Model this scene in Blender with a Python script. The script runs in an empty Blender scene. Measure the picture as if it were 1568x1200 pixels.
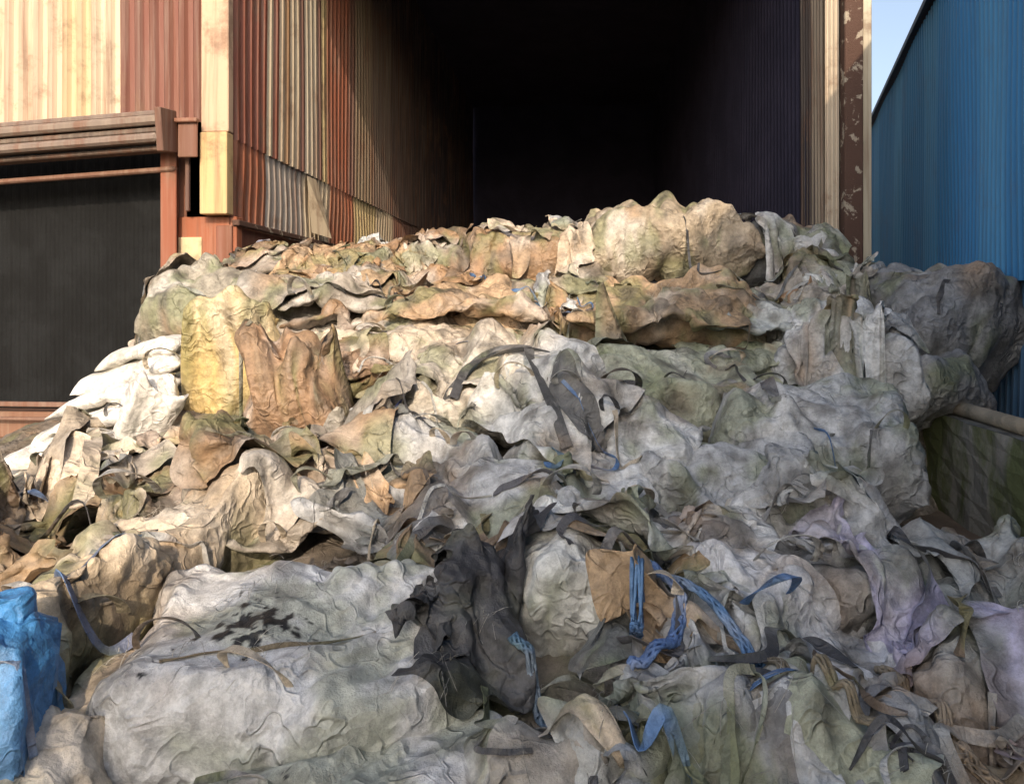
import bpy, bmesh, math, time, numpy as np
from mathutils import Vector, Matrix
from mathutils.bvhtree import BVHTree
T0=time.time()
rng=np.random.default_rng(7)
scene=bpy.context.scene
def link(o): scene.collection.objects.link(o); return o

# ---------------------------------------------------------------- noise
def _h(i,j,k,s):
    n=(i*73856093)^(j*19349663)^(k*83492791)^(s*2654435761)
    n=n&0xffffffff
    n=((n^(n>>15))*2246822519)&0xffffffff
    n=((n^(n>>13))*3266489917)&0xffffffff
    n=n^(n>>16)
    return (n&0xffff)/32767.5-1.0
def vnoise(P,s=0):
    P=np.asarray(P,dtype=np.float64); F=np.floor(P).astype(np.int64); f=P-F
    u=f*f*f*(f*(f*6-15)+10); r=0
    for a in (0,1):
        wa=u[:,0] if a else 1-u[:,0]
        for b in (0,1):
            wb=u[:,1] if b else 1-u[:,1]
            for c in (0,1):
                wc=u[:,2] if c else 1-u[:,2]
                i,j,k=F[:,0]+a,F[:,1]+b,F[:,2]+c
                g=_h(i,j,k,s)*(f[:,0]-a)+_h(i,j,k,s+11)*(f[:,1]-b)+_h(i,j,k,s+23)*(f[:,2]-c)
                r=r+wa*wb*wc*g
    return r
def fbm(P,s=0,o=3):
    r=0;a=1.0
    for i in range(o): r=r+a*vnoise(P*(2**i),s+i*7); a*=.5
    return r
def ridged(P,s=0,o=3):
    r=0;a=1.0
    for i in range(o): r=r+a*(1-2.6*np.abs(vnoise(P*(2.03**i),s+i*7))); a*=.5
    return r-1.0
def crump(P,seed,freq,k=6,warp=1.0):
    """facetted fabric creases: warped triangle folds in random directions"""
    r_=np.random.default_rng(seed); wv=fbm(P*freq*.45+seed*.37,seed,2)*warp; wv2=vnoise(P*freq*.35+seed*.7+9,seed+3)*warp
    out=0;tot=0
    for i in range(k):
        d=r_.normal(size=3); d/=np.linalg.norm(d)
        f=freq*r_.uniform(.6,1.7); ph=P@d*f+wv*r_.uniform(-1.6,1.6)+wv2*r_.uniform(-1.4,1.4)+r_.random()
        t=np.abs((ph%1)*2-1); a=1/(f/freq); out=out+a*(t-.5); tot+=a
    return out/tot*2.2
def sst(x): x=np.clip(x,0,1); return x*x*(3-2*x)

# ---------------------------------------------------------------- mesh helpers
def mesh_obj(name,V,F,mat=None,col=None,smooth=False,parent=None):
    me=bpy.data.meshes.new(name)
    V=np.asarray(V,dtype=np.float32)
    me.from_pydata(V.tolist(),[],F.tolist() if isinstance(F,np.ndarray) else [tuple(int(i) for i in f) for f in F]); me.update()
    if col is not None: set_col(me,col)
    if mat: me.materials.append(mat)
    if smooth: me.polygons.foreach_set('use_smooth',[True]*len(me.polygons))
    o=link(bpy.data.objects.new(name,me))
    if parent: o.parent=parent
    return o
def set_col(me,col):
    n=len(me.vertices); c=np.ones((n,4),dtype=np.float32)
    col=np.asarray(col,dtype=np.float32)
    c[:,:3]=col[:, :3] if col.ndim==2 else col[None,:3]
    a=me.color_attributes.get('col') or me.color_attributes.new('col','FLOAT_COLOR','POINT')
    a.data.foreach_set('color',c.ravel())
def box(name,c,s,mat,col=None,rot=0,parent=None,bev=.01,tilt=(0,0)):
    bm=bmesh.new(); bmesh.ops.create_cube(bm,size=1)
    bmesh.ops.scale(bm,vec=s,verts=bm.verts)
    if bev: bmesh.ops.bevel(bm,geom=bm.edges[:],offset=min(bev,min(s)*.3),segments=1,affect='EDGES')
    M=Matrix.Translation(c)@Matrix.Rotation(rot,4,'Z')@Matrix.Rotation(tilt[0],4,'X')@Matrix.Rotation(tilt[1],4,'Y')
    bm.transform(M); me=bpy.data.meshes.new(name); bm.to_mesh(me); bm.free()
    if col is not None: set_col(me,np.array(col))
    me.materials.append(mat); o=link(bpy.data.objects.new(name,me))
    if parent:o.parent=parent
    return o
def empty(name):
    e=bpy.data.objects.new(name,None); return link(e)

# ---------------------------------------------------------------- materials
class NT:
    def __init__(s,name):
        s.m=bpy.data.materials.new(name); s.m.use_nodes=True; s.t=s.m.node_tree; s.n=s.t.nodes
        s.b=s.n['Principled BSDF']
    def new(s,t,**k):
        x=s.n.new(t)
        for a,v in k.items(): setattr(x,a,v)
        return x
    def l(s,a,b): s.t.links.new(a,b)
    def noise(s,vec,scale,detail=5,rough=.55,dist=0):
        x=s.new('ShaderNodeTexNoise'); x.inputs['Scale'].default_value=scale; x.inputs['Detail'].default_value=detail
        x.inputs['Roughness'].default_value=rough; x.inputs['Distortion'].default_value=dist
        s.l(vec,x.inputs['Vector']); return x.outputs['Fac']
    def ramp(s,fac,a,b,va=0,vb=1):
        x=s.new('ShaderNodeMapRange'); x.interpolation_type='SMOOTHSTEP'
        for i,v in enumerate((a,b,va,vb)): x.inputs[i+1].default_value=v
        s.l(fac,x.inputs[0]); return x.outputs[0]
    def mix(s,fac,a,b,mode='MIX'):
        x=s.new('ShaderNodeMix',data_type='RGBA',blend_type=mode)
        for v,i in ((fac,0),(a,6),(b,7)):
            if isinstance(v,(int,float)): x.inputs[i].default_value=v
            elif isinstance(v,tuple): x.inputs[i].default_value=(*v,1)
            else: s.l(v,x.inputs[i])
        return x.outputs[2]
    def math(s,op,a,b=0):
        x=s.new('ShaderNodeMath',operation=op)
        for v,i in ((a,0),(b,1)):
            if isinstance(v,(int,float)): x.inputs[i].default_value=v
            else: s.l(v,x.inputs[i])
        return x.outputs[0]
    def bump(s,h,dist,strength=1,prev=None):
        x=s.new('ShaderNodeBump'); x.inputs['Distance'].default_value=dist; x.inputs['Strength'].default_value=strength
        s.l(h,x.inputs['Height'])
        if prev is not None: s.l(prev,x.inputs['Normal'])
        return x.outputs[0]

def fabric():
    t=NT('woven_plastic_fabric'); tc=t.new('ShaderNodeTexCoord').outputs['Object']
    at=t.new('ShaderNodeAttribute',attribute_name='col').outputs['Color']
    v=t.ramp(t.noise(tc,14,6,.78),.3,.7,.6,1.22)
    cv=t.new('ShaderNodeCombineColor'); [t.l(v,cv.inputs[i]) for i in range(3)]
    c=t.mix(1.0,at,cv.outputs[0],'MULTIPLY')
    t.l(c,t.b.inputs['Base Color']); t.b.inputs['Roughness'].default_value=.5
    t.b.inputs['Specular IOR Level'].default_value=.42
    wn=t.new('ShaderNodeTexNoise'); wn.inputs['Scale'].default_value=5; wn.inputs['Detail'].default_value=2; t.l(tc,wn.inputs['Vector'])
    mx=t.new('ShaderNodeVectorMath',operation='MULTIPLY_ADD'); mx.inputs[1].default_value=(.16,.16,.16); t.l(wn.outputs['Color'],mx.inputs[0]); t.l(tc,mx.inputs[2])
    rd=t.math('ABSOLUTE',t.math('SUBTRACT',t.noise(mx.outputs[0],9,1,.4),.5))
    rd=t.math('MINIMUM',rd,.045)
    x=t.new('ShaderNodeTexVoronoi',feature='F1'); x.inputs['Scale'].default_value=17; t.l(mx.outputs[0],x.inputs['Vector'])
    msk=t.ramp(wn.outputs['Fac'],.4,.6,.25,1)
    h=t.math('ADD',t.math('MULTIPLY',t.math('ADD',t.math('MULTIPLY',x.outputs['Distance'],.65),t.math('MULTIPLY',rd,-4.5)),msk),t.math('MULTIPLY',t.noise(tc,120,2,.7),.13))
    t.l(t.bump(h,.034,.95),t.b.inputs['Normal']); return t.m
def steel(name='painted_corrugated_steel',rust=.5,streak=.5,rc=(.16,.06,.03)):
    t=NT(name); tc=t.new('ShaderNodeTexCoord').outputs['Object']
    at=t.new('ShaderNodeAttribute',attribute_name='col').outputs['Color']
    mp=t.new('ShaderNodeMapping'); mp.inputs['Scale'].default_value=(7,7,.35); t.l(tc,mp.inputs[0]); st=mp.outputs[0]
    c=t.mix(t.ramp(t.noise(st,1.0,5,.65),.45,.72,0,streak),at,rc)
    c=t.mix(t.ramp(t.noise(tc,1.1,6,.72),.52,.68,0,rust),c,(.17,.09,.055))
    c=t.mix(t.ramp(t.noise(st,2.3,4,.6),.4,.8,0,.3),c,(.4,.33,.26) if rust>.3 else (.12,.25,.4))
    t.l(c,t.b.inputs['Base Color']); t.b.inputs['Roughness'].default_value=.6; t.b.inputs['Specular IOR Level'].default_value=.3
    t.l(t.bump(t.noise(tc,14,4,.6),.006,.5),t.b.inputs['Normal']); return t.m
def plain(name,col,col2,sc=3,rough=.85,bd=.02,lo=.4,hi=.65,zs=1):
    t=NT(name); tc=t.new('ShaderNodeTexCoord').outputs['Object']
    mp=t.new('ShaderNodeMapping'); mp.inputs['Scale'].default_value=(1,1,zs); t.l(tc,mp.inputs[0])
    c=t.mix(t.ramp(t.noise(mp.outputs[0],sc,7,.65,.4),lo,hi),col,col2)
    t.l(c,t.b.inputs['Base Color']); t.b.inputs['Roughness'].default_value=rough; t.b.inputs['Specular IOR Level'].default_value=.2
    t.l(t.bump(t.noise(tc,sc*8,6,.7),bd,.8),t.b.inputs['Normal']); return t.m
M_FAB=fabric(); M_ST=steel(rust=.7,streak=.65); M_BLUE=steel('blue_corrugated_steel',.15,.3,(.05,.14,.26))
M_RUST=plain('rusty_column_paint',(.11,.065,.05),(.42,.36,.28),6,lo=.56,hi=.62)
M_DARK=plain('shade_toned_interior',(.031,.030,.052),(.042,.039,.066),1)  # interior gloom put into the base colour of walls and roof
M_BLACK=plain('dark_shutter_sheet',(.008,.0085,.009),(.013,.014,.015),2)  # near-black sheet for the annex shutter, walls and ceiling
M_GND=plain('dusty_ground',(.16,.12,.09),(.24,.19,.14),2)

# ---------------------------------------------------------------- world, sun, camera
kx,ky=-.06,2.05
sd=Vector((kx,ky,-1)).normalized()
elev=math.asin(-sd.z); az=math.atan2(-sd.x,-sd.y)
w=bpy.data.worlds.new('World'); scene.world=w; w.use_nodes=True
sk=w.node_tree.nodes.new('ShaderNodeTexSky'); sk.sky_type='NISHITA'; sk.sun_disc=False
sk.sun_elevation=elev; sk.sun_rotation=az; sk.air_density=1.0; sk.dust_density=4.0
hs=w.node_tree.nodes.new('ShaderNodeHueSaturation'); hs.inputs['Saturation'].default_value=.8
bg=w.node_tree.nodes['Background']; bg.inputs[1].default_value=.26
w.node_tree.links.new(sk.outputs[0],hs.inputs['Color']); w.node_tree.links.new(hs.outputs[0],bg.inputs[0])
L=bpy.data.lights.new('sun','SUN'); L.energy=3.4; L.angle=math.radians(.7); L.color=(1,.81,.61)
lo=link(bpy.data.objects.new('sun',L)); lo.rotation_euler=sd.to_track_quat('-Z','Y').to_euler(); lo.location=(0,-10,20)
cam=bpy.data.cameras.new('camera'); cam.lens=27.1; cam.sensor_width=36; cam.shift_y=-.083; cam.clip_end=2000; cam.clip_start=.05
co=link(bpy.data.objects.new('camera',cam)); co.location=(0,0,1.6); co.rotation_euler=(math.radians(90),0,0); scene.camera=co
scene.view_settings.view_transform='Standard'; scene.view_settings.look='None'; scene.view_settings.exposure=0

# ---------------------------------------------------------------- ground
mesh_obj('ground',[(-300,-300,0),(300,-300,0),(300,300,0),(-300,300,0)],[(0,1,2,3)],M_GND)

# ---------------------------------------------------------------- shed (frame turned 5.13 deg)
A=math.radians(5.13); R=-A
def W(u,v,z): return (u*math.cos(A)+v*math.sin(A), -u*math.sin(A)+v*math.cos(A), z)
def corr(name,p0,p1,z0,z1,pitch,amp,colf,mat,parent,nz=14,sharp=.32):
    p0=np.array(p0[:2]);p1=np.array(p1[:2]);L_=np.linalg.norm(p1-p0); d=(p1-p0)/L_; n=np.array((-d[1],d[0]))
    k=int(L_/pitch)+1; ss=[];off=[]
    for i in range(k):
        for a,o in ((0,0),(sharp,0),(.5,1),(.5+sharp,1)):
            s=(i+a)*pitch
            if s<L_: ss.append(s);off.append(o)
    ss.append(L_);off.append(0); ss=np.array(ss);off=np.array(off)
    zs=np.linspace(0,1,nz); V=[];C=[]
    for q in zs:
        for s,o in zip(ss,off):
            f=s/L_; P=p0+d*s+n*(o*amp+.012*math.sin(s*1.7+q*5))
            z=z0*(1-q)+z1*q
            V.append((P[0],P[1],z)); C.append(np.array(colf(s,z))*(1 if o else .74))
    m=len(ss); F=[(j*m+i,j*m+i+1,(j+1)*m+i+1,(j+1)*m+i) for j in range(nz-1) for i in range(m-1)]
    return mesh_obj(name,V,F,mat,np.array(C),parent=parent)
shed=empty('corrugated_warehouse')
CREAM=(.58,.48,.34);YEL=(.56,.44,.23);RED=(.25,.08,.05);ORG=(.36,.12,.06);BRN=(.2,.1,.075);GRY=(.42,.37,.32);DK=(.03,.026,.035)
def seg(tab):
    def f(s,z):
        for a,c in tab:
            if s<a: return c
        return tab[-1][1]
    return f
up=seg([(1.1,RED),(1.3,CREAM),(1.5,RED),(1.7,CREAM),(1.9,(.34,.2,.1)),(2.3,CREAM),(2.5,BRN),(3.1,(.58,.50,.38)),(3.3,BRN),(3.6,YEL),(4.8,(.33,.11,.06)),(5.2,BRN),(6.4,(.27,.20,.13)),(7.9,(.18,.13,.10)),(10,(.10,.07,.06)),(12.5,(.06,.045,.045)),(30,(.03,.027,.04))])  # sheet colours, then deeper panels darkened to paint in the interior shadow
dn=seg([(1.15,ORG),(2.5,GRY),(3.8,CREAM),(5.2,ORG),(6.8,YEL),(8.2,CREAM),(10,BRN),(12,(.12,.07,.06)),(30,DK)])  # last panels painted dark as the shade deep inside
u0=-4.22
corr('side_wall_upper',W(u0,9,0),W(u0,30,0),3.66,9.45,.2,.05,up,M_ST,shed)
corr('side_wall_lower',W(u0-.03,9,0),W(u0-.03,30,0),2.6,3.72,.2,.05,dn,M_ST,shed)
fp=[W(u0+.01,11.55,3.62),W(u0+.02,11.95,3.62),W(u0+.22,12.1,2.7),W(u0+.06,11.62,2.75)]
mesh_obj('loose_flap',fp,[(0,1,2,3)],M_ST,np.array(CREAM),parent=shed)
box('wall_base_angle',W(u0+.05,12,2.62),(.09,6,.07),M_RUST,rot=R,parent=shed)
box('wall_plinth',W(u0-.1,19,1.3),(.2,20,2.58),M_ST,(.22,.09,.06),rot=R,parent=shed)
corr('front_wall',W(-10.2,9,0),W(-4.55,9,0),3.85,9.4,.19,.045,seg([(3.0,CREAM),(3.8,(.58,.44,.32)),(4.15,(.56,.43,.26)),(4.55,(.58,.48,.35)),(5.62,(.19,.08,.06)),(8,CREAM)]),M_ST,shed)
box('corner_trim',W(-4.38,8.96,6.55),(.34,.14,5.7),M_ST,(.54,.38,.26),rot=R,parent=shed)
box('corner_cap',W(-4.38,8.94,3.2),(.34,.18,.98),M_ST,(.56,.40,.20),rot=R,parent=shed)
box('corner_wall',W(-4.55,9.12,1.6),(.75,.16,2.2),M_ST,(.30,.10,.05),rot=R,parent=shed)
box('painted_patch',W(-4.76,9.03,2.25),(.3,.03,.4),M_ST,(.62,.5,.3),rot=R,parent=shed)
box('column_web',W(-4.95,9.0,1.75),(.03,.2,3.5),M_ST,(.3,.12,.07),rot=R,parent=shed)
box('column_flange',W(-4.95,8.88,1.75),(.2,.03,3.5),M_ST,(.26,.09,.05),rot=R,parent=shed)
box('column_flange_back',W(-4.95,9.12,1.75),(.2,.03,3.5),M_ST,(.2,.09,.06),rot=R,parent=shed)
box('column_conduit',W(-4.72,8.9,3.2),(.05,.05,.9),M_ST,(.1,.06,.05),rot=R,parent=shed)
for i,(z,v,h,d,c) in enumerate(((3.84,8.72,.07,.40,(.17,.13,.11)),(3.75,8.60,.11,.26,(.21,.165,.135)),(3.64,8.64,.07,.22,(.11,.085,.07)),(3.54,8.58,.10,.28,(.20,.155,.13)),(3.44,8.70,.05,.24,(.10,.07,.055)),(3.24,8.9,.06,.12,(.19,.10,.07)))):
    box('canopy_rail_%d'%i,W(-7.6,v,z-.13),(5.5,d,h),M_ST,c,rot=R,parent=shed,tilt=(.06,-.055),bev=.03)
box('canopy_end_bracket',W(-4.83,8.62,3.66),(.08,.36,.50),M_ST,(.14,.075,.055),rot=R,parent=shed,tilt=(.12,0))
box('canopy_end_plate',W(-4.64,8.75,3.58),(.24,.03,.42),M_ST,(.18,.09,.065),rot=R,parent=shed)
box('canopy_end_rib',W(-4.64,8.72,3.80),(.28,.08,.05),M_ST,(.25,.12,.08),rot=R,parent=shed)
box('annex_back_wall',W(-8,11.5,2.2),(7,.1,4.4),M_BLACK,rot=R,parent=shed)
box('annex_side_wall',W(-11.2,10,2.2),(.1,3,4.4),M_BLACK,rot=R,parent=shed)
box('annex_ceiling',W(-8,10.3,3.95),(6.6,2.4,.05),M_BLACK,rot=R,parent=shed)
corr('annex_dark_shutter',W(-10.4,9.35,0),W(-5.0,9.35,0),.3,3.9,.12,.012,lambda s,z:(.014,.015,.016),M_BLACK,shed,nz=3)
box('annex_sill',W(-7.6,9.0,.16),(5.1,.3,.32),M_ST,(.22,.12,.08),rot=R,parent=shed)
box('sill_rail',W(-7.6,8.8,.42),(5.1,.06,.06),M_ST,(.2,.12,.09),rot=R,parent=shed)
box('sill_rail_low',W(-7.6,8.75,.25),(5.1,.05,.04),M_ST,(.2,.12,.09),rot=R,parent=shed)
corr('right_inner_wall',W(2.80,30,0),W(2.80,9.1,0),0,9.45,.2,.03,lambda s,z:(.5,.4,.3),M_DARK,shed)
corr('right_wall_end_sheet',W(2.77,10.1,0),W(2.77,9.1,0),0,9.4,.12,.03,lambda s,z:(.42,.34,.25) if s>.45 else (.1,.08,.07),M_ST,shed)  # light fall-off painted in: pale near the opening, dark further in
corr('right_edge_sheet',W(2.76,9.05,0),W(2.9,9.0,0),0,9.4,.045,.012,lambda s,z:(.55,.47,.36),M_ST,shed)
box('door_column',W(3.01,8.92,4.7),(.2,.16,9.4),M_RUST,rot=R,parent=shed)
box('column_trim',W(3.165,8.95,4.7),(.1,.14,9.4),M_ST,(.55,.5,.38),rot=R,parent=shed)
box('outer_side_wall',W(3.16,19.6,4.72),(.08,21,9.4),M_ST,(.4,.35,.28),rot=R,parent=shed)
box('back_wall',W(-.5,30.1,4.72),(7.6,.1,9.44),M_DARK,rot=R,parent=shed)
box('lintel_wall',W(-.7,9.05,8.72),(7,.1,1.4),M_ST,(.5,.4,.28),rot=R,parent=shed)
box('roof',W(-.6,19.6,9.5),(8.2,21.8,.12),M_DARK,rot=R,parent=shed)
box('annex_roof',W(-7.7,10.4,9.5),(5.9,3.4,.12),M_ST,(.4,.3,.2),rot=R,parent=shed)
# ---------------------------------------------------------------- blue shed on the right
blue=empty('blue_corrugated_shed')
def B(Y,o=0): return (2+.352*Y+o*.943, Y-o*.332)
bc=lambda s,z:((.06,.28,.58) if (int(s/1.05)%3) else (.10,.36,.66))
corr('wall_upper',B(-11),B(34),1.82,5.6,.17,.035,bc,M_BLUE,blue,nz=10)
corr('wall_lower',B(-11,.06),B(34,.06),.0,1.9,.21,.05,lambda s,z:(.09,.19,.33),M_BLUE,blue,nz=8)
def prism(name,pts,mat,col,parent):
    return mesh_obj(name,pts,[(0,1,2,3),(4,7,6,5),(0,4,5,1),(1,5,6,2),(2,6,7,3),(3,7,4,0)],mat,np.array(col),parent=parent)
a,b=B(-11.3,-.12),B(34,-.12); c_,d_=B(34,3),B(-11.3,3)
prism('roof',[(*a,5.62),(*b,5.62),(*c_,7.0),(*d_,7.0),(*a,5.70),(*b,5.70),(*c_,7.08),(*d_,7.08)],M_BLUE,(.08,.08,.09),blue)
a,b=B(-11.3,3),B(34,3); c_,d_=B(34,6.1),B(-11.3,6.1)
prism('roof_far_slope',[(*a,7.0),(*b,7.0),(*c_,5.6),(*d_,5.6),(*a,7.08),(*b,7.08),(*c_,5.7),(*d_,5.7)],M_BLUE,(.08,.08,.09),blue)
a,b=B(-11.3,5.9),B(34,5.9)
prism('far_wall',[(*a,0),(*b,0),(b[0]+.1,b[1],0),(a[0]+.1,a[1],0),(*a,5.6),(*b,5.6),(b[0]+.1,b[1],5.6),(a[0]+.1,a[1],5.6)],M_BLUE,(.05,.2,.4),blue)
corr('gable_wall',B(-11),B(-11,5.9),0,5.6,.17,.035,bc,M_BLUE,blue,nz=4)
# concrete wall + pipe
cw=empty('concrete_retaining_wall')
M_CON=plain('mossy_concrete',(.30,.29,.26),(.13,.15,.07),2.0,zs=.3,lo=.42,hi=.58)
nzc=8;nyc=14;V=[]
for j in range(nzc):
    for i in range(nyc):
        f=i/(nyc-1); V.append((3.12+.42*f+.02*math.sin(i*2.1+j),4.2+3.4*f,.76*j/(nzc-1)))
F=[(j*nyc+i,j*nyc+i+1,(j+1)*nyc+i+1,(j+1)*nyc+i) for j in range(nzc-1) for i in range(nyc-1)]
mesh_obj('wall_face',V,F,M_CON,parent=cw)
t0=V[(nzc-1)*nyc:]; VT=[(a,b,.762) for a,b,_ in t0]+[(a+.32,b,.76) for a,b,_ in t0]+[(a+.32,b,0) for a,b,_ in t0]
F=[(i,i+1,nyc+i+1,nyc+i) for i in range(nyc-1)]+[(nyc+i,nyc+i+1,2*nyc+i+1,2*nyc+i) for i in range(nyc-1)]
mesh_obj('wall_top',VT,F,plain('dark_concrete_top',(.10,.10,.095),(.2,.2,.18),6),parent=cw)

# ---------------------------------------------------------------- heap profile
PY=[1.2,2.0,2.5,3.3,4.6,6,7.2,8.4,9.3,11,14,19]; PZ=[0,.02,.06,.24,.46,.88,1.34,1.82,1.95,1.75,1.1,0]
LY=[0,4.5,5.5,6.3,7,8,9,12,20]; LX=[-3.2,-3.4,-3.1,-2.7,-2.85,-3.0,-3.0,-2.6,-2]
RY=[0,3,4.2,5.6,6.5,7.2,8,9,20]; RX=[2.5,2.4,2.0,2.2,3.4,3.7,2.9,2.5,2.5]
def H(x,y):
    x=np.asarray(x,float);y=np.asarray(y,float)
    z=np.interp(y,PY,PZ)
    l=np.interp(y,LY,LX); r=np.interp(y,RY,RX)
    z=z*(.25+.75*sst((x-l+.9)/1.1))*sst((x-l+3.2)/1.5)*sst((r+.55-x)/.7)
    P=np.stack([x*.9,y*.9,x*0],-1).reshape(-1,3)
    return np.maximum(z+.16*fbm(P,3,3).reshape(x.shape)*np.minimum(1,z*3),-.01)
gx=np.linspace(-7,5,130); gy=np.linspace(1.2,19,190); X,Y=np.meshgrid(gx,gy)
Z=H(X,Y)
nV=np.stack([X.ravel(),Y.ravel(),Z.ravel()],1); m=len(gx)
nF=[(j*m+i,j*m+i+1,(j+1)*m+i+1,(j+1)*m+i) for j in range(len(gy)-1) for i in range(m-1)]

# ---------------------------------------------------------------- pieces
pieces=[]
def grid_faces(nx,ny,off=0):
    i,j=np.meshgrid(np.arange(nx-1),np.arange(ny-1)); a=(j*nx+i).ravel()+off
    return np.stack([a,a+1,a+nx+1,a+nx],1)
def rotm(yaw,pitch=0,roll=0):
    return np.array((Matrix.Rotation(yaw,3,'Z')@Matrix.Rotation(pitch,3,'X')@Matrix.Rotation(roll,3,'Y')))
RES=.034
def bag(name,x,y,z,Lx,Ly,T,yaw,pitch=0,roll=0,col=(.4,.4,.4),warp=.14,res=RES,cr=.08,fold=.085,clean=.0,post=1.0):
    nx=max(10,int(Lx/res));ny=max(8,int(Ly/res))
    s=np.linspace(-1,1,nx);t=np.linspace(-1,1,ny);S,Tt=np.meshgrid(s,t)
    # softened box section with pinched seam edges
    prof=np.clip((1-np.abs(S)**3)*1.5,0,1)**.75*np.clip((1-np.abs(Tt)**3)*1.5,0,1)**.75
    X_=S*Lx/2;Y_=Tt*Ly/2
    top=np.stack([X_,Y_,prof*T/2],-1).reshape(-1,3); bot=np.stack([X_,Y_,-prof*T/2],-1).reshape(-1,3)
    idx=np.arange(nx*ny).reshape(ny,nx); edge=np.zeros((ny,nx),bool);edge[0]=edge[-1]=True;edge[:,0]=edge[:,-1]=True
    inner=~edge.ravel(); mp=np.arange(nx*ny); mp[inner]=nx*ny+np.arange(inner.sum())
    V=np.concatenate([top,bot[inner]]); F1=grid_faces(nx,ny); F2=mp[grid_faces(nx,ny)][:,::-1]
    sd_=int(rng.integers(1000))
    sg=np.sign(V[:,2]+1e-6)
    an=rng.uniform(0,math.pi); q=V@np.array([math.cos(an),math.sin(an),.3]); q2=V@np.array([-math.sin(an),math.cos(an),.3])
    V0=V.copy(); wq=fbm(V0*1.8+sd_,sd_+9,2)
    f_=ridged(np.stack([q*4.2+wq*.8,q2*.8,V[:,2]*1.2],1)+sd_,sd_+5,2)
    ed=np.concatenate([prof.ravel(),prof.ravel()[inner]])**.5
    V[:,2]+=(f_*fold+crump(V0,sd_,2.2,5,.5)*cr)*sg*ed
    D=np.stack([fbm(V0*1.5+sd_,sd_,3),fbm(V0*1.5+sd_+31,sd_+1,3),fbm(V0*2.2+sd_+57,sd_+2,3)],1)
    V=V+D*warp
    V=V@rotm(yaw,pitch,roll).T+np.array([x,y,z])
    pieces.append(dict(name=name,V=V,F=np.concatenate([F1,F2]),col=col,kind='bag',clean=clean,post=post))
def stack(name,x,y,z,Lx,Ly,n,yaw,pitch,col,t=.12,cl=.0):
    for i in range(n):
        dx,dy=rng.uniform(-.1,.1,2)
        bag(name,x+dx,y+dy+.03*i,z+(i-(n-1)/2)*t*.9,Lx*rng.uniform(.85,1.08),Ly*rng.uniform(.85,1.05),t,yaw+rng.uniform(-.14,.14),pitch+rng.uniform(-.08,.08),rng.uniform(-.1,.1),
            tuple(np.array(col)*rng.uniform(.7,1.15)),.15,.036,.04,.045,cl)
rad=math.radians
TAN=(.50,.35,.22);BROWN=(.36,.23,.14);CRM=(.70,.59,.46);WG=(.50,.44,.37);GR=(.50,.51,.52);LG=(.70,.71,.71);DG=(.25,.255,.265);OL=(.38,.40,.31);WH=(.82,.79,.74)
# top ridge
bag('jumbo_bag',1.6,8.2,2.32,1.7,1.0,.78,rad(3),.25,0,(.46,.38,.28),cr=.08,fold=.07,post=.8)
bag('jumbo_bag',2.95,8.35,2.2,.95,.9,.64,rad(-20),.3,0,(.20,.205,.215))
bag('jumbo_bag',3.75,6.95,1.42,1.1,1.1,1.0,rad(15),.3,0,(.25,.255,.265),cr=.11,fold=.13)
bag('jumbo_bag',3.15,7.5,1.75,.9,.8,.55,rad(-10),.3,0,(.29,.30,.31))
bag('jumbo_bag',1.35,7.2,1.60,1.7,1.0,.5,rad(-4),.4,0,TAN)
bag('tan_overhanging_bag',1.30,6.75,1.68,1.5,.85,.16,rad(-6),.24,0,(.46,.33,.21),.16,post=.8)
bag('grey_overhanging_bag',2.15,6.7,1.60,1.0,.8,.16,rad(-14),.2,.1,(.46,.49,.48),.18,post=.8)
bag('jumbo_bag',2.5,7.2,1.5,1.0,.9,.5,rad(-30),.4,0,GR)
stack('folded_bags',1.95,6.4,1.1,1.2,.7,4,rad(8),.2,OL,.13)
bag('jumbo_bag',2.75,6.3,1.13,1.1,.9,.7,rad(-30),.3,0,GR)
bag('jumbo_bag',3.3,6.3,1.0,.8,.8,.55,rad(20),.3,0,DG)
bag('jumbo_bag',1.2,5.85,.92,1.35,.95,.62,rad(5),.35,0,OL,post=.9)
bag('jumbo_bag',2.05,5.3,.64,1.25,1.0,.80,rad(-12),.35,0,GR,cr=.10,fold=.10,post=.9)
bag('jumbo_bag',1.2,4.75,.53,1.3,.85,.54,rad(-8),.35,0,(.46,.47,.48),cr=.10,fold=.11,post=.9)
bag('jumbo_bag',-.6,7.1,1.58,1.45,.9,.45,rad(0),.4,0,TAN)
bag('tan_overhanging_bag',-.4,6.8,1.70,1.3,.75,.15,rad(3),.24,.05,(.42,.29,.18),.16,post=.8)
stack('folded_bags',-1.75,7.0,1.6,1.15,.85,4,rad(6),.25,WG,.16)
bag('jumbo_bag',-2.8,7.15,1.62,.95,.9,.66,rad(-10),.4,0,(.36,.33,.27),post=.9)
stack('folded_bags',-2.1,8.0,2.05,1.6,.9,3,rad(2),.2,(.46,.39,.32),.14)
bag('jumbo_bag',-.95,8.2,2.08,1.1,.8,.42,rad(-6),.3,0,(.46,.33,.23))
bag('jumbo_bag',-.05,8.2,2.16,1.0,.8,.50,rad(5),.2,0,BROWN)
bag('jumbo_bag',.55,8.1,2.22,.6,.7,.50,rad(-25),.2,.3,(.34,.28,.22))
stack('folded_bags',.35,7.5,1.80,1.1,.8,3,rad(-15),.25,(.48,.40,.31),.14)
stack('folded_bags',-1.0,7.7,1.85,1.3,.7,3,rad(12),.25,CRM,.14)
bag('ochre_bag',-2.12,5.95,1.0,.66,.35,.98,rad(5),0,.15,(.62,.46,.20),.32,cr=.13,fold=.18)
bag('brown_bag',-1.5,5.45,.83,.8,.45,.88,rad(-10),.2,.1,(.38,.24,.145),.3,cr=.13,fold=.18)
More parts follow.
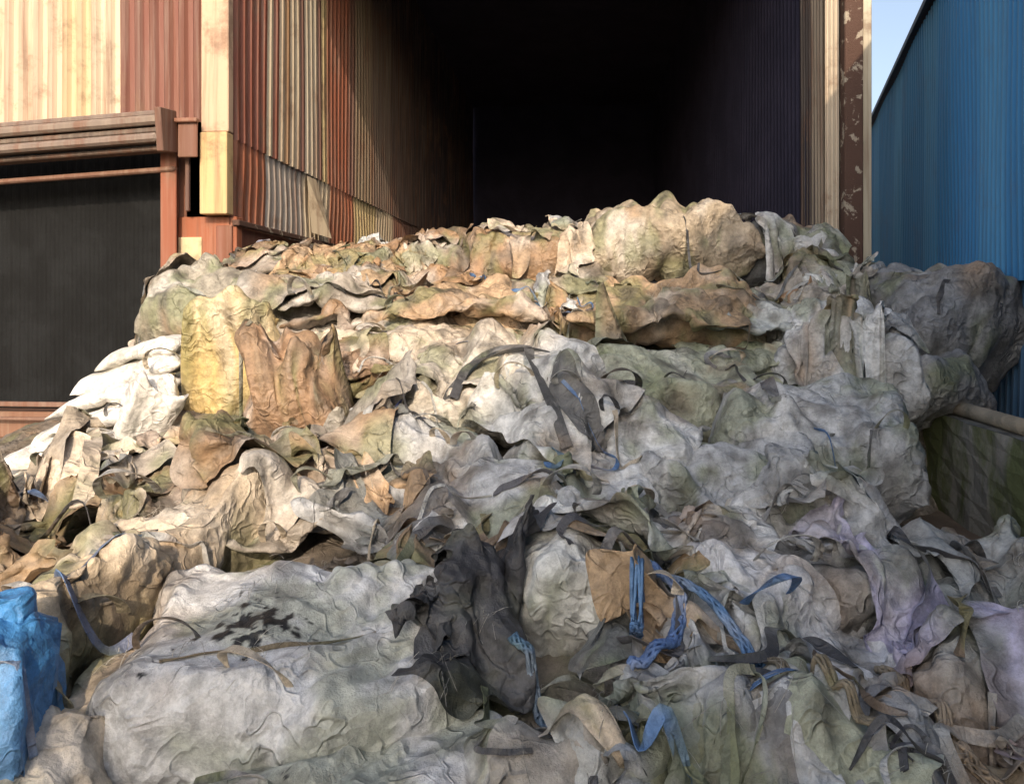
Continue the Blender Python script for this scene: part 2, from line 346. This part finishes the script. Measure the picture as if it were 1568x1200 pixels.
bag('jumbo_bag',-1.35,4.6,.50,1.0,.75,.5,rad(15),.3,0,BROWN,.25,cr=.12,fold=.12)
stack('folded_bags',-.5,6.25,1.22,1.3,.8,4,rad(-12),.25,CRM,.14)
stack('folded_bags',-1.2,6.4,1.25,1.0,.8,4,rad(14),.25,WG,.14)
bag('pale_jumbo_bag',-.15,5.4,1.02,1.5,.95,.52,rad(-14),.45,0,(.68,.61,.51),.2,cr=.10,fold=.12,post=.9)
bag('pale_jumbo_bag',.45,4.78,.72,1.1,1.1,.42,rad(-40),.5,0,LG,.2,cr=.09,fold=.10,post=.9)
bag('jumbo_bag',-.55,4.5,.58,1.0,.7,.42,rad(10),.3,0,GR,.25,cr=.10,fold=.12)
for i,(x,y,z,l,wd) in enumerate(((-2.92,6.2,1.34,.64,.5),(-3.0,6.1,1.18,.82,.5),(-3.08,6.0,1.02,.9,.5),(-3.1,5.88,.86,1.0,.5),(-3.15,5.75,.70,1.1,.55),(-3.25,5.6,.54,1.2,.6),(-3.45,5.42,.39,1.35,.65))):
    bag('white_sack_stack',x+rng.uniform(-.05,.05),y,z,l,wd,.15,rad(rng.uniform(-14,18)),.06,-.22+rng.uniform(-.05,.05),WH,.05,cr=.02,fold=.025,clean=.95,post=.35)
bag('white_sack_stack',-2.66,5.62,.80,.38,.3,.75,rad(20),.2,.25,WH,.2,clean=.9,cr=.12,fold=.14,post=.7)
# front
bag('cream_bag',-1.62,3.75,.46,.62,1.1,.42,rad(-25),.2,0,(.66,.55,.41),.18,cr=.09,fold=.1)
bag('cream_bag',-1.74,2.98,.24,.48,1.0,.5,rad(-8),.2,0,(.64,.52,.37),.16)
bag('cream_bag',-1.42,2.62,.06,.3,.9,.42,rad(-5),.2,0,(.62,.52,.40),.12)
bag('grey_jumbo_bag',-.80,3.02,.26,1.28,.88,.50,rad(4),.3,0,(.62,.625,.63),.12,.028,.05,.055,.3,.8)
bag('grey_jumbo_bag',-.55,2.45,.02,1.12,.72,.40,rad(-6),.25,0,(.58,.585,.59),.12,.028,.05,.055,.3,.8)
bag('blue_sack',-1.66,2.45,.20,.30,.3,.66,rad(10),0,0,(.07,.26,.56),.05,.026,.05,.04,1,1.1)
bag('blue_sack',-1.62,2.48,.60,.13,.10,.12,rad(10),0,0,(.07,.26,.56),.03,.016,.02,.02,1,.5)
bag('crumpled_white_bag',.28,3.25,.40,.5,.42,.4,rad(8),.2,0,(.72,.72,.68),.15,.025)
bag('crumpled_white_bag',.72,2.75,.2,.6,.5,.34,rad(-20),.2,0,(.58,.57,.52),.18,.025)
bag('crumpled_white_bag',.15,2.5,.04,.7,.5,.28,rad(30),.2,0,(.44,.44,.42),.2,.025)
bag('jumbo_bag',1.95,3.55,.26,1.0,.8,.42,rad(-15),.3,0,(.38,.39,.37),.2,cr=.1,fold=.11)
bag('jumbo_bag',1.1,3.6,.36,.9,.8,.38,rad(25),.3,0,LG,.2,cr=.1,fold=.11)
bag('jumbo_bag',1.7,2.6,.08,1.0,.7,.32,rad(-25),.3,0,(.42,.425,.42),.2,cr=.1,fold=.11)
bag('jumbo_bag',.0,3.9,.44,1.1,.8,.38,rad(-10),.3,0,GR,.2,cr=.1,fold=.11)
SUNP=[TAN,BROWN,CRM,WG,(.52,.37,.23),(.28,.19,.125),(.40,.25,.14)];SHADEP=[GR,(.42,.43,.44),LG,OL,DG,(.36,.33,.29),(.64,.65,.63),(.27,.28,.27),(.55,.56,.57)]
def pal(x,y):
    p_shade=1/(1+math.exp(-2.2*(x*1.9-(y-4.9)*.75+.9)))*.93+.02  # sun and shade put into bag colour: warm where lit, grey in shadow
    P=SHADEP if rng.random()<p_shade else SUNP
    c=np.array(P[rng.integers(len(P))])*rng.uniform(.6,1.15); return tuple(c)
EXC=[(-.9,2.9,.68),(-.5,2.55,.5),(-3.15,5.75,.9),(-2.75,5.4,.5),(-2.12,5.9,.4),(-1.5,5.4,.4),(0,5.3,.72),(.45,4.75,.5),(-1.65,2.7,.5),(-.1,3.05,.36),(-1.62,3.7,.35),(2.1,5.2,.6),(3.1,5.2,.75),(3.0,4.3,.8),(1.6,8.1,.85),(1.75,3.0,.42),(1.3,6.75,.6),(2.15,6.65,.4),(-.4,6.75,.5),(1.2,5.7,.4),(1.2,4.7,.42),(3.75,6.9,.5),(-2.8,7.0,.4)]
def ok(x,y,s=0):
    return all((x-a)**2+(y-b)**2>(r+s)**2 for a,b,r in EXC)
n=0
while n<44:
    y=rng.uniform(2.3,9.0); l=np.interp(y,LY,LX)-.6; r=np.interp(y,RY,RX)-.2
    x=rng.uniform(max(l,-.8*y),min(r,.75*y)); z=float(H(x,y))
    if not ok(x,y,.1): continue
    n+=1; s=rng.uniform(.4,.8)*(.7+.05*y)
    q=rng.random()
    if q<.25: bag('filler',x,y,z+.04,s,s*rng.uniform(.5,.9),rng.uniform(.14,.26),rng.uniform(0,6.28),.3,0,pal(x,y),.25,.038,.12,.13)
    elif q<.62: bag('filler',x,y,z+.20,s*1.1,s*.7,.08,rng.uniform(-.8,.8),rng.uniform(-.1,.2),rng.uniform(-.15,.15),pal(x,y),.3,.036,.07,.07)
    else: stack('filler',x,y,z+.10,s,s*.7,3,rng.uniform(-.7,.7),rng.uniform(0,.3),pal(x,y),.11)

def run_cloth(pl,frames,name,pressure,collider,**kw):
    off=0;V=[];F=[]
    for p in pl: p['a']=off; V.append(p['V']);F.append(p['F']+off); off+=len(p['V']); p['b']=off
    V=np.concatenate(V);F=np.concatenate(F)
    o=mesh_obj(name,V,F)
    m=o.modifiers.new('Cloth','CLOTH'); s=m.settings
    if not collider:
        vg=o.vertex_groups.new(name='pin')
        for p in pl:
            n=p['b']-p['a']; zz=p['V'][:,2]
            c=p['V'].mean(0); dd=np.linalg.norm(p['V']-c,axis=1)+ (zz-zz.min())*2
            ids=np.argsort(dd)[:max(4,n//60)]
            vg.add([int(i)+p['a'] for i in ids],1.0,'REPLACE')
        s.vertex_group_mass='pin'
    s.quality=kw.get('q',4); s.mass=.2; s.tension_stiffness=kw.get('st',20); s.compression_stiffness=kw.get('st',20)
    s.shear_stiffness=8; s.bending_stiffness=kw.get('bend',.15); s.air_damping=2
    s.tension_damping=5;s.compression_damping=5
    s.shrink_min=kw.get('grow',-.15)
    if pressure: s.use_pressure=True; s.uniform_pressure_force=pressure
    s.effector_weights.gravity=kw.get('g',.1)
    cs=m.collision_settings; cs.use_collision=bool(collider); cs.use_self_collision=False
    cs.distance_min=.012
    m.point_cache.frame_start=1;m.point_cache.frame_end=frames+1
    for f in range(1,frames+1): scene.frame_set(f)
    dg=bpy.context.evaluated_depsgraph_get(); ev=o.evaluated_get(dg); me=ev.data
    out=np.empty(len(V)*3,dtype=np.float32); me.vertices.foreach_get('co',out); out=out.reshape(-1,3)
    bad=~np.isfinite(out).all(1)|(np.abs(out-V).max(1)>.8); out[bad]=V[bad]
    for p in pl: p['V']=out[p['a']:p['b']].astype(float)
    bpy.data.objects.remove(o)
run_cloth(pieces,12,'bagsim',.0,None,grow=-.15,g=.3,bend=.03)
bags=list(pieces); pieces=[]
CV=[nV];CF=[np.array(nF)];off=len(nV)
for p in bags: CV.append(p['V']);CF.append(p['F']+off);off+=len(p['V'])
CV=np.concatenate(CV);CF=np.concatenate(CF)
bvh=BVHTree.FromPolygons(CV.tolist(),CF.tolist())
def drop(x,y):
    h=bvh.ray_cast(Vector((x,y,6)),Vector((0,0,-1)))
    return h[0].z if h[0] is not None else 0.0
def sheet(name,x,y,Lx,Ly,yaw,col,fold=.07,lift=.03,res=.032,clean=0,peak=0,post=.9):
    nx=max(8,int(Lx/res));ny=max(8,int(Ly/res)); S,Tt=np.meshgrid(np.linspace(-.5,.5,nx),np.linspace(-.5,.5,ny))
    P=np.stack([S.ravel()*Lx,Tt.ravel()*Ly,np.zeros(nx*ny)],1); sd_=int(rng.integers(1000)); P0=P.copy()
    P[:,0]+=fbm(P0*2+sd_,sd_,3)*.26; P[:,1]+=fbm(P0*2+sd_+9,sd_+4,3)*.26
    wq=fbm(P0*2.5+sd_,sd_+9,2)
    f=ridged(np.stack([P0[:,0]*5.5+wq,P0[:,1]*1.2,P0[:,2]],1)+sd_,sd_+5,2)+.7*crump(P0,sd_,4,5,.6)
    P[:,0]+=f*fold*.6
    c,s=math.cos(yaw),math.sin(yaw); XX=P[:,0]*c-P[:,1]*s+x; YY=P[:,0]*s+P[:,1]*c+y
    zz=np.array([drop(a,b) for a,b in zip(XX,YY)])
    zz=zz.reshape(ny,nx)
    for _ in range(2):
        q=np.pad(zz,1,mode='edge'); av=(q[:-2,1:-1]+q[2:,1:-1]+q[1:-1,:-2]+q[1:-1,2:])/4; zz=np.maximum(zz,av)
    pk=peak*np.exp(-(P0[:,0]**2+P0[:,1]**2)/.02) if peak else 0
    V=np.stack([XX,YY,zz.ravel()+lift+fold*(f+.8)+pk],1)
    pieces.append(dict(name=name,V=V,F=grid_faces(nx,ny),col=col,kind='sheet',clean=clean,post=post))
n=0
while n<180:
    y=2.1+6.2*rng.random()**1.35; l=np.interp(y,LY,LX)-.8; r=np.interp(y,RY,RX)-.15
    x=rng.uniform(max(l,-.8*y),min(r,.72*y)); s=rng.uniform(.22,.62)*(.6+.08*y)
    if not ok(x,y,s*.35): continue
    n+=1; sheet('filler',x,y,s,s*rng.uniform(.35,1),rng.uniform(0,6.28),pal(x,y),rng.uniform(.05,.11))
sheet('grey_hanging_cloth',2.5,6.0,.8,.9,rad(-20),LG,.1)
sheet('grey_hanging_cloth',1.05,3.2,.45,1.1,rad(30),(.70,.70,.71),.1)
sheet('lilac_cloth',1.5,3.3,.3,.8,rad(24),(.50,.47,.62),.09,.07)
sheet('lilac_cloth',1.85,3.0,.7,.4,rad(-18),(.50,.47,.62),.09,.07)
sheet('lilac_cloth',1.85,2.65,.5,.35,rad(-18),(.50,.47,.62),.09,.07)
sheet('black_cloth',-.12,3.08,.40,.62,rad(-12),(.045,.045,.05),.12,.10,.022,1,.26)
sheet('black_cloth',-.30,2.95,.38,.30,rad(-20),(.04,.04,.043),.10,.10,.022,1)
sheet('black_cloth',-.14,2.70,.22,.34,rad(-8),(.05,.05,.052),.09,.08,.022,1)
sheet('burlap_cloth',-.68,3.6,.9,.26,rad(-6),(.25,.18,.12),.06,.06)
sheet('pale_draped_sheet',.3,4.8,.8,1.0,rad(-30),(.66,.66,.64),.06)
sheet('pale_draped_sheet',-.35,5.5,1.1,.6,rad(-14),(.68,.62,.53),.07)
sheet('navy_cloth',-.92,4.7,.35,.25,0,(.05,.07,.2),.05)
col_o=mesh_obj('collider',CV,CF); cm=col_o.modifiers.new('Collision','COLLISION'); col_o.collision.thickness_outer=.015; col_o.collision.cloth_friction=40
run_cloth(pieces,15,'sheetsim',0,True,grow=-.12,g=1.0,q=3,bend=.02)
bpy.data.objects.remove(col_o)
sheets=list(pieces)
scene.frame_set(1)

# ---------------------------------------------------------------- stains + final meshes
def stain(V,col,clean):
    c=np.tile(np.array(col,float)[None],(len(V),1)); k0=1-.75*clean
    def m(c,f,k,t): f=(f*k*k0)[:,None]; return c*(1-f)+np.array(t)[None]*f
    n1=fbm(V*1.6+3,101,4); n2=fbm(V*2.6+20,131,4); n3=fbm(V*5+40,151,4); n4=fbm(V*2.0+60,171,4)
    c=m(c,sst((n4-.05)/.3),.4,(.70,.69,.66))
    c=m(c,sst((n1-.10)/.18),.55,(.25,.18,.115)); c=m(c,sst((n2-.08)/.16),.6,(.17,.20,.085)); c=m(c,sst((n3-.13)/.18),.65,(.09,.08,.065))
    c=m(c,sst((n1-n3*.6-.35)/.2),.35,(.42,.26,.14))
    return c
def finish(name,pl,parent=None):
    off=0;V=[];F=[];C=[];A_=[]
    for p in pl:
        V.append(p['V']);F.append(p['F']+off);off+=len(p['V']); C.append(stain(p['V'],p['col'],p.get('clean',0))); A_.append(np.full(len(p['V']),p.get('post',1.)))
    V=np.concatenate(V);F=np.concatenate(F);C=np.concatenate(C)
    o=mesh_obj(name,V,F,M_FAB,C,smooth=True)
    at=o.data.attributes.new('amp','FLOAT','POINT'); at.data.foreach_set('value',np.concatenate(A_).astype(np.float32))
    front=V[:,1].mean()<3.6 and len(pl)==1
    sm=o.modifiers.new('s','SUBSURF');sm.levels=2 if front else 1
    dg=bpy.context.evaluated_depsgraph_get(); me=bpy.data.meshes.new_from_object(o.evaluated_get(dg)); o.modifiers.clear(); o.data=me
    n=len(me.vertices);P=np.empty(n*3,np.float32);me.vertices.foreach_get('co',P);P=P.reshape(-1,3).astype(float)
    N=np.empty(n*3,np.float32);me.vertices.foreach_get('normal',N);N=N.reshape(-1,3)
    am=np.empty(n,np.float32); me.attributes['amp'].data.foreach_get('value',am)
    k1=.3+1.0*sst((vnoise(P*1.3+5,61)+.25)/.5)
    # straighter, harder creases (little warp) over a softer large fold
    d=crump(P,41,2.6,3,.7)*.032+crump(P,43,6.0,4,.45)*.025*k1
    if front: d=d+crump(P,47,14,4,.6)*.0075*k1
    if name=='grey_jumbo_bag':
        a=me.color_attributes['col'];c=np.empty(n*4,np.float32);a.data.foreach_get('color',c);c=c.reshape(-1,4)
        bl=np.exp(-(((P[:,0]+.98)/.18)**2+((P[:,1]-2.88)/.18)**2)); k=sst((fbm(P*18,5,3)*1.2+bl*.95-.70)/.07)[:,None]
        c[:,:3]=c[:,:3]*(1-k)+.02*k; a.data.foreach_set('color',c.ravel())
    P=P+N*(d*am)[:,None]; me.vertices.foreach_set('co',P.astype(np.float32).ravel()); me.update(); return o
fill=[p for p in bags+sheets if p['name']=='filler']
finish('waste_bag_heap',[dict(V=nV-np.array([0,0,.05]),F=np.array(nF),col=(.2,.17,.14))]+fill)
finish('white_sack_stack',[p for p in bags if p['name']=='white_sack_stack'])
finish('blue_sack',[p for p in bags if p['name']=='blue_sack'])
for p in bags+sheets:
    if p['name'] not in('filler','white_sack_stack','blue_sack'): finish(p['name'],[p])

# ---------------------------------------------------------------- ropes, straps, threads lie on the finished surface
bpy.context.view_layer.update(); DG_=bpy.context.evaluated_depsgraph_get()
def dropf(x,y):
    h=scene.ray_cast(DG_,Vector((x,y,5.5)),Vector((0,0,-1)))
    return h[1].z if h[0] else 0.0
def spline(ctrl,n=40,clear=.006):
    P=np.array([(x,y,dropf(x,y)+dz) for x,y,dz in ctrl]); P=np.vstack([2*P[0]-P[1],P,2*P[-1]-P[-2]]); out=[]
    k=len(P)-3
    for i in range(k):
        for t in np.linspace(0,1,max(3,n//k),endpoint=False):
            a,b,c,d=P[i:i+4]; out.append(.5*((2*b)+(c-a)*t+(2*a-5*b+4*c-d)*t*t+(3*b-a-3*c+d)*t**3))
    out=np.array(out)
    for i in range(len(out)): out[i,2]=max(out[i,2],dropf(out[i,0],out[i,1])+clear)
    for _ in range(2): out[1:-1,2]=np.maximum(out[1:-1,2],(out[:-2,2]+out[2:,2])/2)*.5+((out[:-2,2]+2*out[1:-1,2]+out[2:,2])/4)*.5
    return out
def frames(P):
    T=np.gradient(P,axis=0);T/=np.linalg.norm(T,axis=1)[:,None]+1e-9
    S=np.cross(T,[0,0,1.0]);S/=np.linalg.norm(S,axis=1)[:,None]+1e-6; U=np.cross(S,T); return T,S,U
def rope(name,ctrl,r,col,turns=4,n=90,ns=9,flat=.45):
    P=spline(ctrl,n,r*.5);T,S,U=frames(P);V=[];F=[];rr=np.random.default_rng(int(r*1e5)+len(ctrl))
    for k in range(ns):
        dirn=1 if k%2 else -1
        ph=dirn*np.linspace(0,turns*6.28,len(P))+k*6.28/ns
        wob=1+.35*fbm(P*14+k*5,k,2)
        C=P+(S*(np.cos(ph)*wob)[:,None]+U*(np.sin(ph)*wob*flat)[:,None])*r*.8
        b=len(V); q=r*.30
        for i in range(len(P)):
            for j in range(5):
                a=j*1.2566; V.append(C[i]+(S[i]*math.cos(a)+U[i]*math.sin(a))*q)
        F+=[(b+i*5+j,b+i*5+(j+1)%5,b+(i+1)*5+(j+1)%5,b+(i+1)*5+j) for i in range(len(P)-1) for j in range(5)]
    V=np.array(V); return (name,V,F,stain(V,col,.4)*rr.uniform(.9,1.1))
def strap_mesh(P,wd,col,tw=.5,clean=.5):
    T,S,U=frames(P); t=np.linspace(0,1,len(P)); an=tw*np.sin(t*rng.uniform(3,8)+rng.uniform(0,6))
    D=S*np.cos(an)[:,None]+U*np.sin(an)[:,None]; Nn=np.cross(T,D)
    V=[];w2=wd/2
    for i in range(len(P)):
        for a,b in ((-1,0),(-.33,1),(.33,1),(1,0),(1,-1),(-1,-1)): V.append(P[i]+D[i]*a*w2+Nn[i]*b*.003)
    F=[(i*6+j,i*6+(j+1)%6,(i+1)*6+(j+1)%6,(i+1)*6+j) for i in range(len(P)-1) for j in range(6)]
    V=np.array(V); return V,F,stain(V,col,clean)
def strap(name,ctrl,wd,col,tw=.5,n=36,clean=.5):
    return (name,)+strap_mesh(spline(ctrl,n),wd,col,tw,clean)
def patch(name,p0,p1,wd,col,n=26,m=9):
    """flat webbing panel following the surface"""
    p0=np.array(p0);p1=np.array(p1);d=p1-p0;s=np.array([-d[1],d[0]])/np.linalg.norm(d);V=[]
    for i in range(n):
        for j in range(m):
            q=p0+d*i/(n-1)+s*wd*(j/(m-1)-.5); V.append((q[0],q[1],dropf(*q)+.012))
    V=np.array(V).reshape(n,m,3)
    for _ in range(3):
        z=V[:,:,2]; q=np.pad(z,1,mode='edge'); V[:,:,2]=np.maximum(z,(q[:-2,1:-1]+q[2:,1:-1]+q[1:-1,:-2]+q[1:-1,2:])/4)
    V=V.reshape(-1,3)
    return (name,V,grid_faces(m,n),stain(V,col,.8))
out=[]
BL=(.13,.25,.45);BK=(.07,.07,.075)
out.append(rope('blue_rope',[(.45,2.8,.02),(.5,3.0,.05),(.62,3.12,.07),(.78,3.05,.07),(.88,2.85,.05),(.87,2.7,.01)],.024,BL))
out.append(rope('blue_rope',[(.0,2.85,.02),(.1,2.8,.03),(.2,2.7,.02),(.28,2.6,.02),(.4,2.45,.01)],.026,(.1,.2,.33)))
out.append(rope('blue_rope',[(.35,2.72,.02),(.5,2.75,.04),(.6,2.86,.04),(.65,3.0,.04),(.55,3.05,.03)],.026,(.10,.18,.38)))
out.append(rope('olive_rope',[(1.36,2.85,.01),(1.40,2.7,.01),(1.44,2.5,.01),(1.5,2.3,.01)],.028,(.26,.22,.16),3,flat=.3))
out.append(rope('olive_rope',[(.85,2.85,.01),(.9,2.7,.01),(.97,2.5,.01),(1.1,2.3,.0)],.022,(.24,.2,.14),3,flat=.3))
out.append(strap('black_strap',[(1.0,2.9,.01),(1.1,2.85,.05),(1.2,2.68,.02)],.05,BK))
out.append(strap('dark_strap',[(-.45,5.1,.03),(-.2,5.35,.05),(.08,5.15,.06),(.12,4.9,.02),(.22,4.6,.02),(.33,4.35,.02)],.07,(.11,.11,.11)))
out.append(strap('dark_strap',[(-.38,5.0,.03),(-.3,5.2,.1),(-.1,5.25,.1),(.1,5.1,.06),(.25,5.0,.02)],.06,BK))
out.append(strap('dark_strap',[(.35,3.05,.02),(.45,3.2,.05),(.6,3.25,.05),(.7,3.1,.02)],.045,BK))
out.append(strap('dark_strap',[(.7,2.75,.02),(.9,2.7,.03),(1.0,2.95,.04),(1.2,3.0,.02)],.045,BK))
out.append(strap('dark_strap',[(.05,2.6,.02),(.15,2.45,.05),(.3,2.5,.04),(.32,2.65,.02)],.05,(.1,.1,.1)))
out.append(strap('dark_strap',[(1.75,5.35,.02),(1.72,5.1,.02),(1.7,4.9,.02)],.1,(.1,.1,.11)))
out.append(patch('dark_webbing_patch',(.24,4.74),(.50,4.46),.16,(.13,.13,.13)))
out.append(strap('cream_strap',[(-2.6,4.75,.02),(-2.5,4.6,.1),(-2.35,4.3,.04),(-2.25,4.0,.01)],.1,(.66,.56,.44)))
out.append(strap('dark_striped_strap',[(-.95,3.95,.02),(-.85,4.15,.05),(-.65,4.45,.04)],.11,(.2,.21,.17),.2))
out.append(strap('brown_seam_strap',[(-1.2,2.62,.0),(-1.0,2.72,.0),(-.75,2.78,.0),(-.5,2.95,.0)],.022,(.2,.16,.1)))
V_=[];F_=[];C_=[];off=0
SC=[(.5,.5,.48),(.4,.4,.38),BK,(.10,.10,.11),(.13,.14,.15),BK,(.24,.24,.18),(.56,.48,.37),(.22,.16,.11),(.10,.2,.4)]
for i in range(165):
    y=2.2+6*rng.random()**1.4; x=rng.uniform(max(-.78*y,-3.3),min(.7*y,2.4 if y<6.2 else 3.6))
    if not ok(x,y,-.12): continue
    a=rng.uniform(0,6.28); c=[(x,y,.0)]; s=rng.uniform(.07,.17)
    for k in range(rng.integers(2,6)):
        a+=rng.uniform(-1.3,1.3); x+=math.cos(a)*s; y+=math.sin(a)*s*.8; c.append((x,y,rng.uniform(.0,.05)))
    _,v,f,cc=strap('',c,rng.uniform(.015,.055),SC[rng.integers(len(SC))],.9,30,.3)
    V_.append(v);F_.append(np.array(f)+off);C_.append(cc);off+=len(v)
# lifting loops: standing or slumped arcs of webbing sewn at both feet
for i in range(46):
    y=2.5+4.6*rng.random()**1.2; x=rng.uniform(max(-.7*y,-3.0),min(.66*y,2.3))
    z=dropf(x,y); a=rng.uniform(-.7,.7); wdt=rng.uniform(.05,.14); h=rng.uniform(.08,.2); lean=rng.uniform(-.9,-.2); sk_=rng.uniform(-.3,.3)
    th=np.linspace(-.15,math.pi+.15,22); P=[]
    for q in th:
        s=math.cos(q)*wdt; up_=math.sin(q)*h
        P.append((x+s*math.cos(a)+up_*sk_, y+s*math.sin(a)+up_*lean, z-.01+up_*.75))
    v,f,cc=strap_mesh(np.array(P),rng.uniform(.025,.05),SC[[0,1,2,3,6,7,7,9][rng.integers(8)]],.3,.3)
    V_.append(v);F_.append(np.array(f)+off);C_.append(cc);off+=len(v)
V=[];F=[];C=[]
for i in range(120):
    y=2.2+5*rng.random()**1.4; x=rng.uniform(max(-.75*y,-3.),min(.7*y,2.4)); z=dropf(x,y); cc=rng.uniform(.25,.6)
    for k in range(rng.integers(6,18)):
        p=np.array([x,y,z])+rng.normal(0,.025,3); d=rng.normal(0,1,3);d[2]=abs(d[2])*.6; d/=np.linalg.norm(d); cv=rng.normal(0,.6,3); ln=rng.uniform(.04,.14); b=len(V)
        for q in range(6):
            pp=p+(d*q/5+cv*(q/5)**2*.6-np.array([0,0,.7])*(q/5)**2)*ln
            for j in range(3): V.append(pp+np.array([math.cos(j*2.1),math.sin(j*2.1),.3*(j-1)])*.0012)
            C.extend([(cc,cc*.95,cc*.85)]*3)
        F+=[(b+q*3+j,b+q*3+(j+1)%3,b+q*3+3+(j+1)%3,b+q*3+3+j) for q in range(5) for j in range(3)]
for nme,v,f,c in out: mesh_obj(nme,v,f,M_FAB,c,smooth='rope' in nme)
mesh_obj('lifting_straps',np.concatenate(V_),np.concatenate(F_),M_FAB,np.concatenate(C_))
mesh_obj('frayed_threads',V,F,M_FAB,np.array(C))
P=[(3.34,5.0,.815),(3.42,5.6,.815),(3.47,6.3,.82),(3.52,7.2,.82)];V=[];F=[]
for x,y,z in P:
    for j in range(14): V.append((x+.055*math.cos(j*.449),y,z+.055*math.sin(j*.449)))
F=[(i*14+j,i*14+(j+1)%14,(i+1)*14+(j+1)%14,(i+1)*14+j) for i in range(3) for j in range(14)]+[tuple(range(13,-1,-1))]
mesh_obj('drain_pipe',V,F,plain('dusty_pipe',(.36,.31,.24),(.22,.2,.16),5),smooth=True)
